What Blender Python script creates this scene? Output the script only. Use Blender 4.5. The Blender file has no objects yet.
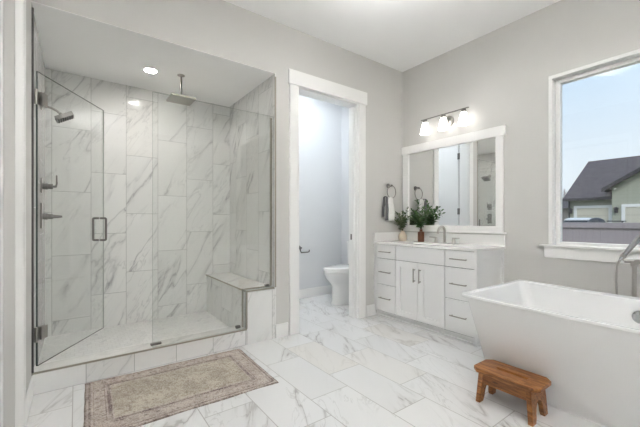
import bpy, bmesh, math, random
from mathutils import Vector, Matrix, Quaternion
random.seed(7)
K = 1.1                                   # real-world scale of the drawing units used below
SC = bpy.context.scene
COL = SC.collection
PI = math.pi

# ------------------------------------------------------------------ camera
cam_d = bpy.data.cameras.new('camera'); cam = bpy.data.objects.new('camera', cam_d); COL.objects.link(cam)
cam_d.sensor_fit = 'HORIZONTAL'; cam_d.sensor_width = 36.0; cam_d.lens = 332 / 640 * 36
cam_d.shift_y = 7.0 / 640; cam_d.clip_start = 0.02; cam_d.clip_end = 300
cam.location = (-3.06 * K, -2.5447 * K, 1.018 * K)
cam.rotation_euler = (PI / 2, 0, -math.radians(36.3137))
SC.camera = cam

# ------------------------------------------------------------------ sky
world = bpy.data.worlds.new('sky'); SC.world = world; world.use_nodes = True
nt = world.node_tree; nt.nodes.clear()
w_out = nt.nodes.new('ShaderNodeOutputWorld'); w_bg = nt.nodes.new('ShaderNodeBackground')
w_tc = nt.nodes.new('ShaderNodeTexCoord'); w_sep = nt.nodes.new('ShaderNodeSeparateXYZ'); w_rmp = nt.nodes.new('ShaderNodeValToRGB')
nt.links.new(w_tc.outputs['Generated'], w_sep.inputs[0]); nt.links.new(w_sep.outputs['Z'], w_rmp.inputs[0])
nt.links.new(w_rmp.outputs[0], w_bg.inputs[0]); nt.links.new(w_bg.outputs[0], w_out.inputs[0])
cr = w_rmp.color_ramp
cr.elements[0].position = 0.0; cr.elements[0].color = (0.86, 0.92, 0.97, 1)
cr.elements[1].position = 1.0; cr.elements[1].color = (0.42, 0.66, 1.0, 1)
e = cr.elements.new(0.16); e.color = (0.76, 0.87, 0.97, 1)
e = cr.elements.new(0.38); e.color = (0.60, 0.79, 1.0, 1)
w_bg.inputs[1].default_value = 1.0
# ------------------------------------------------------------------ sun (soft, behind the house side facing us)
sun_d = bpy.data.lights.new('sun', 'SUN'); sun_d.energy = 1.5; sun_d.angle = math.radians(20); sun_d.color = (1, 0.97, 0.93)
sun = bpy.data.objects.new('sun', sun_d); COL.objects.link(sun); sun.rotation_euler = (math.radians(48), 0, math.radians(-60))

# ------------------------------------------------------------------ exposure
SC.view_settings.view_transform = 'Standard'; SC.view_settings.look = 'None'
SC.view_settings.exposure = 0.09; SC.view_settings.gamma = 1.0; SC.view_settings.use_curve_mapping = False
L_FILL = 48.0      # emission of the added, unseen fill bowls
L_SHOWER = 215.0
L_TOILET = 74.0
L_VANITY = 4.6
try:
    SC.cycles.max_bounces = 14; SC.cycles.diffuse_bounces = 10; SC.cycles.glossy_bounces = 8
    SC.cycles.transparent_max_bounces = 24; SC.cycles.sample_clamp_indirect = 40.0
except Exception:
    pass

# ================================================================== node helpers
class NT:
    def __init__(s, name):
        s.m = bpy.data.materials.new(name); s.m.use_nodes = True
        s.t = s.m.node_tree; s.t.nodes.clear()
        s.out = s.t.nodes.new('ShaderNodeOutputMaterial')
    def n(s, typ, **kw):
        nd = s.t.nodes.new(typ)
        for k, v in kw.items(): setattr(nd, k, v)
        return nd
    def put(s, sock, v):
        if v is None: return
        if isinstance(v, bpy.types.NodeSocket): s.t.links.new(v, sock)
        else: sock.default_value = v
    def math(s, op, a, b=None, c=None, clamp=False):
        nd = s.n('ShaderNodeMath', operation=op); nd.use_clamp = clamp
        s.put(nd.inputs[0], a); s.put(nd.inputs[1], b); s.put(nd.inputs[2], c)
        return nd.outputs[0]
    def smooth(s, v, lo, hi, a=0.0, b=1.0):
        nd = s.n('ShaderNodeMapRange', interpolation_type='SMOOTHSTEP')
        s.put(nd.inputs[0], v); nd.inputs[1].default_value = lo; nd.inputs[2].default_value = hi
        nd.inputs[3].default_value = a; nd.inputs[4].default_value = b
        return nd.outputs[0]
    def mix(s, f, a, b):
        nd = s.n('ShaderNodeMix', data_type='RGBA')
        s.put(nd.inputs[0], f); s.put(nd.inputs[6], a); s.put(nd.inputs[7], b)
        return nd.outputs[2]
    def comb(s, x, y, z):
        nd = s.n('ShaderNodeCombineXYZ')
        s.put(nd.inputs[0], x); s.put(nd.inputs[1], y); s.put(nd.inputs[2], z)
        return nd.outputs[0]
    def noise(s, vec, scale, detail=4, rough=0.5, dist=0.0):
        nd = s.n('ShaderNodeTexNoise'); s.put(nd.inputs['Vector'], vec)
        nd.inputs['Scale'].default_value = scale; nd.inputs['Detail'].default_value = detail
        nd.inputs['Roughness'].default_value = rough; nd.inputs['Distortion'].default_value = dist
        return nd.outputs[0]
    def pos(s, obj=False):
        if obj: p = s.n('ShaderNodeTexCoord').outputs['Object']
        else: p = s.n('ShaderNodeNewGeometry').outputs['Position']
        v = s.n('ShaderNodeVectorMath', operation='SCALE'); s.put(v.inputs[0], p); v.inputs['Scale'].default_value = 1 / K
        return v.outputs[0]
    def sep(s, v):
        nd = s.n('ShaderNodeSeparateXYZ'); s.put(nd.inputs[0], v); return nd.outputs
    def bsdf(s, col=None, rough=0.5, metal=0.0, bump=None, bstr=0.2, bdist=0.002, spec=0.5, coat=0.0):
        b = s.n('ShaderNodeBsdfPrincipled')
        s.put(b.inputs['Base Color'], col); s.put(b.inputs['Roughness'], rough); b.inputs['Metallic'].default_value = metal
        b.inputs['Specular IOR Level'].default_value = spec; b.inputs['Coat Weight'].default_value = coat
        b.inputs['Coat Roughness'].default_value = 0.08
        if bump is not None:
            bp = s.n('ShaderNodeBump'); s.put(bp.inputs['Height'], bump)
            bp.inputs['Strength'].default_value = bstr; bp.inputs['Distance'].default_value = bdist
            s.t.links.new(bp.outputs[0], b.inputs['Normal'])
        s.t.links.new(b.outputs[0], s.out.inputs[0]); return b

def c4(r, g=None, b=None):
    if g is None: g = b = r
    return (r, g, b, 1)

def plain(name, col, rough=0.5, metal=0.0, var=0.03, vscale=6.0, bump=0.0, bscale=200.0, spec=0.5, coat=0.0):
    n = NT(name); p = n.pos(obj=True)
    f = n.noise(p, vscale, 3)
    lo = c4(*[max(0, c * (1 - var)) for c in col[:3]]); hi = c4(*[min(1, c * (1 + var)) for c in col[:3]])
    cc = n.mix(f, lo, hi)
    bp = n.noise(p, bscale, 2) if bump else None
    n.bsdf(cc, rough, metal, bump=bp, bstr=bump, bdist=0.001, spec=spec, coat=coat)
    return n.m

def marble(name, ua, va, W, L, u0, v0, ang=60, shift=1 / 3, base=(0.80, 0.80, 0.785), vein=(0.40, 0.40, 0.405), rough=0.12, amount=1.0, grout=(0.42, 0.42, 0.41), tint=0.05, g=0.0032, warm_=0.15):
    """long rectangular tiles, long side along axis ua, each row shifted by a third; every tile cut from its own patch of veined stone"""
    n = NT(name); P = n.pos(); xyz = n.sep(P)
    u, v = xyz[ua], xyz[va]; w = xyz[3 - ua - va]
    rv = n.math('DIVIDE', n.math('SUBTRACT', v, v0), W)
    row = n.math('FLOOR', rv)
    uu = n.math('ADD', n.math('DIVIDE', n.math('SUBTRACT', u, u0), L), n.math('MULTIPLY', row, shift))
    cell = n.math('FLOOR', uu)
    fu = n.math('MULTIPLY', n.math('SUBTRACT', uu, cell), L); fv = n.math('MULTIPLY', n.math('SUBTRACT', rv, row), W)
    eu = n.math('MINIMUM', fu, n.math('SUBTRACT', L, fu)); ev = n.math('MINIMUM', fv, n.math('SUBTRACT', W, fv))
    edge = n.math('MINIMUM', eu, ev)
    gm = n.smooth(edge, g * 0.45, g * 0.75, 1.0, 0.0)
    wn = n.n('ShaderNodeTexWhiteNoise', noise_dimensions='2D'); n.put(wn.inputs['Vector'], n.comb(row, cell, 0.0))
    r = wn.outputs['Value']; rc = n.sep(wn.outputs['Color'])
    ca, sa = math.cos(math.radians(ang)), math.sin(math.radians(ang))
    along = n.math('ADD', n.math('MULTIPLY', v, ca), n.math('MULTIPLY', u, sa))
    across = n.math('SUBTRACT', n.math('MULTIPLY', v, sa), n.math('MULTIPLY', u, ca))
    offx = n.math('MULTIPLY', r, 23.0); offy = n.math('MULTIPLY', rc[1], 17.0)
    va_ = n.comb(n.math('ADD', n.math('MULTIPLY', along, 0.34), offx), n.math('ADD', n.math('MULTIPLY', across, 1.45), offy), n.math('ADD', n.math('MULTIPLY', w, 0.5), n.math('MULTIPLY', rc[2], 9.0)))
    n1 = n.noise(va_, 2.6, 6, 0.52, 0.55)
    d1 = n.math('ABSOLUTE', n.math('SUBTRACT', n1, 0.5))
    core = n.smooth(d1, 0.0, 0.013, 1.0, 0.0); halo = n.smooth(d1, 0.0, 0.05, 1.0, 0.0)
    brk = n.smooth(n.noise(va_, 3.1, 2), 0.40, 0.66)
    n2 = n.noise(va_, 6.5, 5, 0.55, 0.8)
    thin = n.smooth(n.math('ABSOLUTE', n.math('SUBTRACT', n2, 0.49)), 0.0, 0.022, 1.0, 0.0)
    brk2 = n.smooth(n.noise(va_, 2.3, 2), 0.44, 0.60)
    cloud = n.smooth(n.noise(va_, 1.7, 4), 0.35, 0.75)
    f = n.math('ADD', n.math('MULTIPLY', n.math('MULTIPLY', core, brk), 0.52 * amount), n.math('MULTIPLY', n.math('MULTIPLY', halo, brk), 0.36 * amount))
    f = n.math('ADD', f, n.math('MULTIPLY', n.math('MULTIPLY', thin, brk2), 0.36 * amount))
    f = n.math('ADD', f, n.math('MULTIPLY', cloud, 0.10 * amount), clamp=True)
    col = n.mix(f, c4(*base), c4(*vein))
    warm = n.mix(n.math('MULTIPLY', n.smooth(rc[0], 0.84, 1.0), warm_), col, c4(base[0] * 0.97, base[1] * 0.93, base[2] * 0.87))
    br = n.math('SUBTRACT', 1.0, n.math('MULTIPLY', rc[2], tint))
    mul = n.n('ShaderNodeMix', data_type='RGBA', blend_type='MULTIPLY'); mul.inputs[0].default_value = 1.0
    n.put(mul.inputs[6], warm); n.put(mul.inputs[7], n.comb(br, br, br))
    fin = n.mix(gm, mul.outputs[2], c4(*grout))
    rg = n.math('ADD', rough, n.math('MULTIPLY', gm, 0.5))
    n.bsdf(fin, rg, bump=n.math('SUBTRACT', 1.0, gm), bstr=0.25, bdist=0.0015, spec=0.35)
    return n.m

def glass(name, tint, ior_f0=0.04, gloss_rough=0.0):
    n = NT(name)
    tr = n.n('ShaderNodeBsdfTransparent'); tr.inputs[0].default_value = tint
    gl = n.n('ShaderNodeBsdfGlossy'); gl.inputs['Color'].default_value = c4(1.0); gl.inputs['Roughness'].default_value = gloss_rough
    lw = n.n('ShaderNodeLayerWeight'); lw.inputs[0].default_value = 0.5
    p5 = n.math('POWER', lw.outputs['Facing'], 5.0)
    fac = n.math('ADD', ior_f0, n.math('MULTIPLY', p5, 1 - ior_f0))
    mx = n.n('ShaderNodeMixShader'); n.put(mx.inputs[0], fac)
    n.t.links.new(tr.outputs[0], mx.inputs[1]); n.t.links.new(gl.outputs[0], mx.inputs[2]); n.t.links.new(mx.outputs[0], n.out.inputs[0])
    return n.m

def emit(name, col, strength):
    n = NT(name); e = n.n('ShaderNodeEmission'); e.inputs[0].default_value = col; e.inputs[1].default_value = strength
    n.t.links.new(e.outputs[0], n.out.inputs[0]); return n.m

def wood(name):
    n = NT(name); P = n.pos(obj=True); x, y, z = n.sep(P)
    st = n.comb(n.math('MULTIPLY', x, 9.0), n.math('MULTIPLY', y, 1.1), n.math('MULTIPLY', z, 9.0))
    g1 = n.noise(st, 5.0, 6, 0.6, 1.2); g2 = n.noise(st, 22.0, 4, 0.6, 0.3)
    knots = n.noise(n.comb(n.math('MULTIPLY', x, 3), y, n.math('MULTIPLY', z, 3)), 9.0, 2)
    c = n.mix(n.smooth(g1, 0.3, 0.72), c4(0.15, 0.052, 0.016), c4(0.44, 0.185, 0.055))
    c = n.mix(n.math('MULTIPLY', n.smooth(g2, 0.52, 0.7), 0.55), c, c4(0.08, 0.028, 0.010))
    c = n.mix(n.smooth(knots, 0.64, 0.72, 0, 0.8), c, c4(0.045, 0.018, 0.008))
    n.bsdf(c, 0.42, bump=g2, bstr=0.3, bdist=0.001)
    return n.m

M = {}
M['wall'] = plain('warm_grey_wall_paint', (0.60, 0.59, 0.57), 0.85, var=0.012, bump=0.08, bscale=90)
M['ceil'] = plain('white_ceiling_paint', (0.92, 0.92, 0.915), 0.9, var=0.01, bump=0.08, bscale=90)
M['wc_wall'] = plain('toilet_room_paint', (0.70, 0.71, 0.72), 0.85, var=0.01, bump=0.08, bscale=90)
M['trim'] = plain('white_trim_paint', (0.84, 0.835, 0.82), 0.35, var=0.01)
M['cab'] = plain('white_cabinet_paint', (0.80, 0.80, 0.795), 0.35, var=0.01)
M['gap'] = plain('cabinet_gap_shade', (0.14, 0.14, 0.14), 0.6)  # dark carcass colour, paints shade into the drawer and door gaps
M['quartz'] = plain('white_quartz', (0.85, 0.845, 0.83), 0.15, var=0.025, vscale=9)
M['porcelain'] = plain('white_porcelain', (0.86, 0.86, 0.85), 0.08, var=0.005, coat=0.3)
M['acrylic'] = plain('white_acrylic', (0.78, 0.78, 0.78), 0.24, var=0.004)
M['nickel'] = plain('brushed_nickel', (0.36, 0.345, 0.32), 0.30, 1.0, var=0.06, vscale=40)
M['lnickel'] = plain('satin_nickel', (0.50, 0.48, 0.455), 0.28, 1.0, var=0.05, vscale=40)
M['dnickel'] = plain('dark_brushed_nickel', (0.20, 0.19, 0.18), 0.34, 1.0, var=0.06, vscale=40)
M['chrome'] = plain('chrome', (0.48, 0.48, 0.48), 0.12, 1.0, var=0.02)
M['strip_dark'] = plain('dark_metal_edge', (0.085, 0.08, 0.075), 0.5, 0.3)
M['strip'] = plain('metal_edge_strip', (0.34, 0.32, 0.27), 0.5, 0.4, var=0.05, vscale=20)
M['glass'] = glass('clear_shower_glass', (0.962, 0.968, 0.964, 1))
M['glass_edge'] = plain('glass_edge', (0.06, 0.085, 0.075), 0.15)
M['glass_edge_pale'] = plain('glass_edge_pale', (0.42, 0.45, 0.42), 0.2)
M['pane'] = glass('window_glass', (0.985, 0.99, 0.985, 1))
n_ = NT('mirror_silver'); g_ = n_.n('ShaderNodeBsdfGlossy'); g_.inputs[0].default_value = c4(0.86, 0.87, 0.865); g_.inputs['Roughness'].default_value = 0.0
n_.t.links.new(g_.outputs[0], n_.out.inputs[0]); M['mirror'] = n_.m
TW, TL = 0.2725, 0.55
M['tile_x'] = marble('marble_wall_tile_back', 2, 0, TW, TL, 1.45, -2.952, ang=58, shift=-1 / 3, base=(0.80, 0.80, 0.785))
M['tile_y'] = marble('marble_wall_tile_side', 2, 1, TW, TL, 1.10, 0.05, ang=120, shift=-1 / 3, base=(0.80, 0.80, 0.785))
M['tile_curb'] = marble('marble_curb_tile', 0, 2, 0.131, 0.2665, -3.009, 0.0, ang=40, shift=0.5, base=(0.82, 0.82, 0.81))
M['tile_pony'] = marble('marble_half_wall_tile', 2, 0, 0.5, 0.9, -0.4, -2.2, ang=60, shift=0.0, base=(0.82, 0.82, 0.81), amount=1.3)
M['slab'] = marble('marble_slab', 1, 0, 4.0, 4.0, -2.0, -5.0, ang=40, shift=0.0, base=(0.82, 0.81, 0.785), amount=0.6)
M['floor'] = marble('marble_floor_tile', 1, 0, TW, TL, -0.997, -1.985, ang=62, shift=-1 / 3, base=(0.765, 0.765, 0.765), vein=(0.40, 0.39, 0.38), rough=0.22, amount=0.95, grout=(0.42, 0.41, 0.395), tint=0.04, g=0.0042, warm_=0.55)
M['shower_floor'] = marble('shower_floor_mosaic', 0, 1, 0.052, 0.052, 0, 0, ang=40, shift=0.5, base=(0.80, 0.795, 0.775), amount=0.5, grout=(0.68, 0.67, 0.65), tint=0.06, rough=0.3, g=0.0025)
M['wood'] = wood('reddish_brown_wood')
M['lamp'] = emit('fill_light', (1, 0.995, 0.99, 1), L_FILL)  # glow of the fill bowls added above the frame
M['fill_low'] = emit('dimmed_fill_light', (1, 0.995, 0.99, 1), L_FILL * 0.62)
M['lamp_sh'] = emit('shower_lamp_light', (1, 0.97, 0.92, 1), L_SHOWER)
M['lamp_wc'] = emit('toilet_lamp_light', (0.86, 0.93, 1, 1), L_TOILET)
M['shade'] = emit('lit_frosted_shade', (1, 0.965, 0.91, 1), L_VANITY)
M['cream'] = plain('cream_ceramic', (0.70, 0.60, 0.48), 0.55, var=0.06, vscale=20)
M['brown'] = plain('brown_glaze', (0.16, 0.055, 0.025), 0.35, var=0.2, vscale=12)
M['leaf_a'] = plain('eucalyptus_leaf', (0.105, 0.165, 0.065), 0.5, var=0.5, vscale=25)
M['leaf_b'] = plain('broad_green_leaf', (0.07, 0.165, 0.045), 0.42, var=0.45, vscale=22)
M['leaf_c'] = plain('pale_grey_leaf', (0.22, 0.25, 0.15), 0.5, var=0.35, vscale=25)
M['stem'] = plain('green_brown_stem', (0.07, 0.07, 0.03), 0.6)
M['towel'] = plain('white_towel_cloth', (0.78, 0.77, 0.75), 0.95, var=0.05, vscale=60, bump=0.5, bscale=300)
M['towel_grey'] = plain('grey_towel_cloth', (0.16, 0.16, 0.165), 0.95, var=0.15, vscale=60, bump=0.5, bscale=300)
M['dark'] = plain('dark_gap', (0.02, 0.02, 0.02), 0.7)

# ================================================================== mesh helpers
class MB:
    def __init__(s): s.bm = bmesh.new()
    def box(s, x0, x1, y0, y1, z0, z1, mi=0):
        x0, x1 = sorted((x0, x1)); y0, y1 = sorted((y0, y1)); z0, z1 = sorted((z0, z1))
        v = [s.bm.verts.new(p) for p in ((x0, y0, z0), (x1, y0, z0), (x1, y1, z0), (x0, y1, z0), (x0, y0, z1), (x1, y0, z1), (x1, y1, z1), (x0, y1, z1))]
        fs = [s.bm.faces.new([v[i] for i in q]) for q in ((3, 2, 1, 0), (4, 5, 6, 7), (0, 1, 5, 4), (1, 2, 6, 5), (2, 3, 7, 6), (3, 0, 4, 7))]
        for f in fs: f.material_index = mi
        return fs
    def obox(s, c, ax, ay, az, hx, hy, hz):
        c = Vector(c); ax, ay, az = Vector(ax).normalized() * hx, Vector(ay).normalized() * hy, Vector(az).normalized() * hz
        v = [s.bm.verts.new(c + i * ax + j * ay + k * az) for k in (-1, 1) for (i, j) in ((-1, -1), (1, -1), (1, 1), (-1, 1))]
        return [s.bm.faces.new([v[i] for i in q]) for q in ((3, 2, 1, 0), (4, 5, 6, 7), (0, 1, 5, 4), (1, 2, 6, 5), (2, 3, 7, 6), (3, 0, 4, 7))]
    def prism(s, pts, axis, lo, hi, mi_side=0):
        """closed polygon pts (2D) extruded along axis 0/1/2 from lo to hi"""
        def mk(p, t):
            q = list(p); q.insert(axis, t); return s.bm.verts.new(q)
        a = [mk(p, lo) for p in pts]; b = [mk(p, hi) for p in pts]
        s.bm.faces.new(a[::-1]); s.bm.faces.new(b)
        for i in range(len(pts)):
            j = (i + 1) % len(pts); f = s.bm.faces.new((a[i], a[j], b[j], b[i])); f.material_index = mi_side
    def rings(s, rings, cap0=True, cap1=True, closed=True):
        vs = [[s.bm.verts.new(p) for p in r] for r in rings]
        for a, b in zip(vs, vs[1:]):
            n = len(a)
            for i in range(n if closed else n - 1):
                j = (i + 1) % n; s.bm.faces.new((a[i], a[j], b[j], b[i]))
        if cap0: s.bm.faces.new(vs[0][::-1])
        if cap1: s.bm.faces.new(vs[-1])
    def tube(s, pts, r, seg=10, cap=True):
        pts = [Vector(p) for p in pts]; rr = r if isinstance(r, (list, tuple)) else [r] * len(pts)
        out = []; prev = None
        for i, p in enumerate(pts):
            t = (pts[min(i + 1, len(pts) - 1)] - pts[max(i - 1, 0)]).normalized()
            if prev is None:
                up = Vector((0, 0, 1)) if abs(t.z) < 0.9 else Vector((1, 0, 0)); u = t.cross(up).normalized()
            else:
                u = (prev - t * prev.dot(t)).normalized()
            prev = u; w = t.cross(u)
            out.append([p + (u * math.cos(2 * PI * k / seg) + w * math.sin(2 * PI * k / seg)) * rr[i] for k in range(seg)])
        s.rings(out, cap, cap)
    def lathe(s, prof, c=(0, 0, 0), axis='z', seg=24, sx=1, sy=1):
        out = []
        if prof[0][0] != 0: prof = list(prof) + [prof[0]]
        for r, h in prof:
            ring = []
            for k in range(seg):
                a = 2 * PI * k / seg; x, y = r * math.cos(a) * sx, r * math.sin(a) * sy
                p = {'z': (x, y, h), 'x': (h, x, y), 'y': (x, h, y)}[axis]
                ring.append((p[0] + c[0], p[1] + c[1], p[2] + c[2]))
            out.append(ring)
        s.rings(out, prof[0][0] == 0, prof[0][0] == 0)
    def build(s, name, mats, parent=None, smooth=False, bevel=0.0, seg=2, subsurf=0, angle=40):
        bmesh.ops.recalc_face_normals(s.bm, faces=s.bm.faces)
        off = Vector(parent_world(parent)) if parent else Vector((0, 0, 0))
        for v in s.bm.verts: v.co = v.co * K - off
        me = bpy.data.meshes.new(name); s.bm.to_mesh(me); s.bm.free()
        for m in (mats if isinstance(mats, (list, tuple)) else [mats]): me.materials.append(m)
        o = bpy.data.objects.new(name, me); COL.objects.link(o)
        if parent: o.parent = parent
        if smooth:
            me.shade_smooth()
            if smooth != 'all': me.set_sharp_from_angle(angle=math.radians(angle))
        if bevel:
            b = o.modifiers.new('bevel', 'BEVEL'); b.width = bevel * K; b.segments = seg; b.limit_method = 'ANGLE'; b.angle_limit = math.radians(35)
            me.shade_smooth()
            me.set_sharp_from_angle(angle=math.radians(40))
            if seg > 1: b.harden_normals = False
        if subsurf:
            ss = o.modifiers.new('smooth', 'SUBSURF'); ss.levels = subsurf; ss.render_levels = subsurf
        return o

def parent_world(o):
    p = Vector((0, 0, 0))
    while o: p = p + o.location; o = o.parent
    return p

def tag(o, label, cat, group=None):
    o['label'] = label; o['category'] = cat
    if group: o['group'] = group
    return o
def thing(name, label, cat, loc, group=None):
    o = bpy.data.objects.new(name, None); COL.objects.link(o); o.location = Vector(loc) * K; o.empty_display_size = 0.1
    return tag(o, label, cat, group)
def struct(o): o['kind'] = 'structure'; return o
def lab(o, l): o['label'] = l; return o
def box(name, m, parent, *a, bevel=0.0): 
    b = MB(); b.box(*a); return b.build(name, m, parent, bevel=bevel)
def rrect(x0, x1, y0, y1, r, z, n=6):
    pts = []
    for cx, cy, a0 in ((x1 - r, y1 - r, 0), (x0 + r, y1 - r, 90), (x0 + r, y0 + r, 180), (x1 - r, y0 + r, 270)):
        for k in range(n + 1):
            a = math.radians(a0 + 90 * k / n); pts.append((cx + r * math.cos(a), cy + r * math.sin(a), z))
    return pts
def bez(p0, p1, p2, p3, n=12):
    p0, p1, p2, p3 = map(Vector, (p0, p1, p2, p3)); o = []
    for i in range(n + 1):
        t = i / n; o.append(p0 * (1 - t) ** 3 + 3 * p1 * t * (1 - t) ** 2 + 3 * p2 * t * t * (1 - t) + p3 * t ** 3)
    return o

def holed_plate(b, x0, x1, y0, y1, z0, z1, cx, cy, ra, rb, N=48):
    """slab with an elliptical hole"""
    outer, inner = [], []
    for k in range(N):
        a = 2 * PI * k / N; ca, sa = math.cos(a), math.sin(a)
        t = min((x1 - cx) / ca if ca > 1e-9 else ((x0 - cx) / ca if ca < -1e-9 else 99), (y1 - cy) / sa if sa > 1e-9 else ((y0 - cy) / sa if sa < -1e-9 else 99))
        outer.append([cx + ca * t, cy + sa * t]); inner.append((cx + ca * ra, cy + sa * rb))
    for qx, qy in ((x0, y0), (x0, y1), (x1, y0), (x1, y1)):
        k = min(range(N), key=lambda i: (outer[i][0] - qx) ** 2 + (outer[i][1] - qy) ** 2); outer[k] = [qx, qy]
    ring = lambda L, z: [(p[0], p[1], z) for p in L]
    b.rings([ring(inner, z0), ring(outer, z0), ring(outer, z1), ring(inner, z1), ring(inner, z0)], False, False)
    bmesh.ops.remove_doubles(b.bm, verts=b.bm.verts, dist=1e-5)

# ================================================================== the setting
ZC, ZS, XL, WT = 2.743, 2.291, -3.268, 0.13
YB = -4.7
DX0, DX1, DH = -1.443, -0.693, 2.236         # toilet doorway
SX0, SX1, SY = -3.268, -1.673, 1.05            # shower
WY0, WY1, WZ0, WZ1 = -1.515, -3.085, 0.815, 2.142  # window hole (y from, y to)
struct(box('floor', M['floor'], None, XL - 1.2, 0.0, YB, 1.12, -0.1, 0.0))
struct(box('floor_shower', M['shower_floor'], None, SX0, SX1 + 0.03, WT - 0.01, SY + 0.01, 0.0, 0.045))
struct(box('ceiling', M['ceil'], None, XL - 0.15, 0.15, YB, WT, ZC, ZC + 0.1))
b = MB(); holed_plate(b, SX0, SX1 + 0.04, WT, SY, ZS, ZS + 0.1, -2.552, 0.567, 0.049, 0.049); b.box(SX0, SX1 + 0.011, 0.001, WT, ZS, ZS + 0.003); struct(b.build('ceiling_shower', M['ceil']))
struct(box('ceiling_toilet', M['ceil'], None, -1.52, 0.0, WT, 1.1, ZC, ZC + 0.1))
b = MB()   # back wall with the shower opening and the doorway
b.box(SX0, SX1 + 0.011, 0, WT, ZS + 0.003, ZC); b.box(SX1 + 0.011, DX0, 0, WT, 0, ZC); b.box(DX0, DX1, 0, WT, DH, ZC); b.box(DX1, 0, 0, WT, 0, ZC)
struct(b.build('wall_back', M['wall']))
b = MB()
b.box(0, 0.15, YB, WY1, 0, ZC); b.box(0, 0.15, WY0, WT, 0, ZC); b.box(0, 0.15, WY1, WY0, 0, WZ0); b.box(0, 0.15, WY1, WY0, WZ1, ZC)
struct(b.build('wall_right', M['wall']))
LY0, LY1 = -0.385, -1.315
b = MB()
b.box(XL - 0.12, XL, LY0, 0.0, 0, ZC); b.box(XL - 0.12, XL, YB, LY1, 0, ZC); b.box(XL - 0.12, XL, LY1, LY0, 2.2, ZC)
struct(b.build('wall_left', M['wall']))
struct(box('wall_front', M['wall'], None, XL - 0.12, 0.15, YB - 0.12, YB, 0, ZC))
struct(box('wall_shower_left', M['tile_y'], None, SX0 - 0.12, SX0, 0.0, SY + 0.1, 0, ZS + 0.1))
struct(box('wall_shower_back', M['tile_x'], None, SX0, SX1 + 0.04, SY, SY + 0.1, 0, ZS + 0.1))
struct(box('wall_shower_right', M['tile_y'], None, SX1, SX1 + 0.011, 0.001, SY, 0, ZS))
struct(box('wall_toilet_back', M['wc_wall'], None, -1.56, 0.1, 1.1, 1.2, 0, ZC + 0.1))
struct(box('wall_toilet_right', M['wc_wall'], None, 0.0, 0.1, WT, 1.1, 0, ZC + 0.1))
struct(box('wall_toilet_left', M['wc_wall'], None, -1.56, -1.5, WT, 1.1, 0, ZC + 0.1))
# baseboards
struct(box('baseboard_back', M['trim'], None, -1.672, -1.545, -0.014, 0.0, 0, 0.118, bevel=0.003))
o = box('baseboard_back.001', M['trim'], None, -0.592, -0.452, -0.014, 0.0, 0, 0.118, bevel=0.003); struct(o)
struct(box('baseboard_right', M['trim'], None, -0.014, 0.0, YB, -1.18, 0, 0.118, bevel=0.003))
struct(box('baseboard_toilet', M['trim'], None, -1.45, -0.0, 1.086, 1.1, 0, 0.118, bevel=0.003))
struct(box('baseboard_left', M['trim'], None, XL, XL + 0.008, -0.345, -0.001, 0, 0.118, bevel=0.003))
# toilet doorway casing (trim_1): two legs and a tall head board
b = MB()
b.box(-1.531, DX0 + 0.008, -0.018, 0, 0, 2.232); b.box(DX1 - 0.008, -0.605, -0.018, 0, 0, 2.232)
b.box(-1.543, -0.587, -0.024, 0, 2.232, 2.363)
o = b.build('trim_1', M['trim'], bevel=0.003); struct(o)
b = MB()   # jambs
b.box(DX0, DX0 + 0.018, -0.001, WT + 0.002, 0, DH - 0.018); b.box(DX1 - 0.018, DX1, -0.001, WT + 0.002, 0, DH - 0.018); b.box(DX0, DX1, -0.001, WT + 0.002, DH - 0.018, DH)
b.box(DX1 - 0.03, DX1 - 0.018, 0.04, 0.07, 0, DH - 0.03)
struct(b.build('trim_2', M['trim'], bevel=0.002))
# toilet room door, swung open into the toilet room
D = struct(bpy.data.objects.new('door_1', None)); COL.objects.link(D); D.location = Vector((-1.425, WT, 0)) * K
b = MB(); b.box(-1.462, -1.429, WT + 0.020, WT + 0.74, 0.012, DH - 0.022)
b.build('door_slab', M['trim'], D, bevel=0.002)
for z in (0.25, 1.15, 1.95):
    b = MB(); b.tube([(-1.424, WT + 0.004, z - 0.045), (-1.424, WT + 0.004, z + 0.045)], 0.008, 10); b.box(-1.43, -1.4245, WT + 0.005, WT + 0.035, z - 0.045, z + 0.045)
    b.build('hinge', M['dnickel'], D, smooth=True)
b = MB(); b.lathe([(0.0, 0), (0.028, 0), (0.028, 0.008), (0.011, 0.012), (0.010, 0.045), (0.0, 0.046)], (-1.429, WT + 0.69, 0.845), 'x', 18)
b.tube([(-1.389, WT + 0.69, 0.845), (-1.387, WT + 0.64, 0.845), (-1.387, WT + 0.58, 0.845)], 0.009, 10); b.build('door_lever', M['nickel'], D, smooth=True)
box('strike_plate', M['dnickel'], D, DX1 - 0.0195, DX1 - 0.0178, 0.078, 0.104, 0.815, 0.875)
# left doorway beside the shower: casing, jamb, closed door
b = MB(); b.box(XL, XL + 0.008, LY0, LY0 + 0.04, 0, 2.29); b.box(XL, XL + 0.008, LY1 - 0.04, LY1, 0, 2.29); b.box(XL, XL + 0.009, LY1 - 0.04, LY0 + 0.04, 2.2, 2.29)
struct(b.build('trim_3', M['trim'], bevel=0.004))
b = MB(); b.box(XL - 0.12, XL - 0.028, LY0 - 0.006, LY0, 0, 2.2); b.box(XL - 0.12, XL + 0.004, LY1, LY1 + 0.018, 0, 2.2); b.box(XL - 0.12, XL + 0.004, LY1, LY0, 2.182, 2.2)
struct(b.build('trim_4', M['wall'], bevel=0.002))
b = MB(); b.box(XL - 0.028, XL + 0.002, LY0 - 0.010, LY0, 0, 2.2); b.box(XL - 0.079, XL - 0.069, LY0 - 0.014, LY0 - 0.006, 0, 2.182)
struct(b.build('trim_7', M['trim'], bevel=0.002))
D2 = struct(bpy.data.objects.new('door_2', None)); COL.objects.link(D2); D2.location = Vector((XL - 0.1, -0.78, 0)) * K
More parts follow.
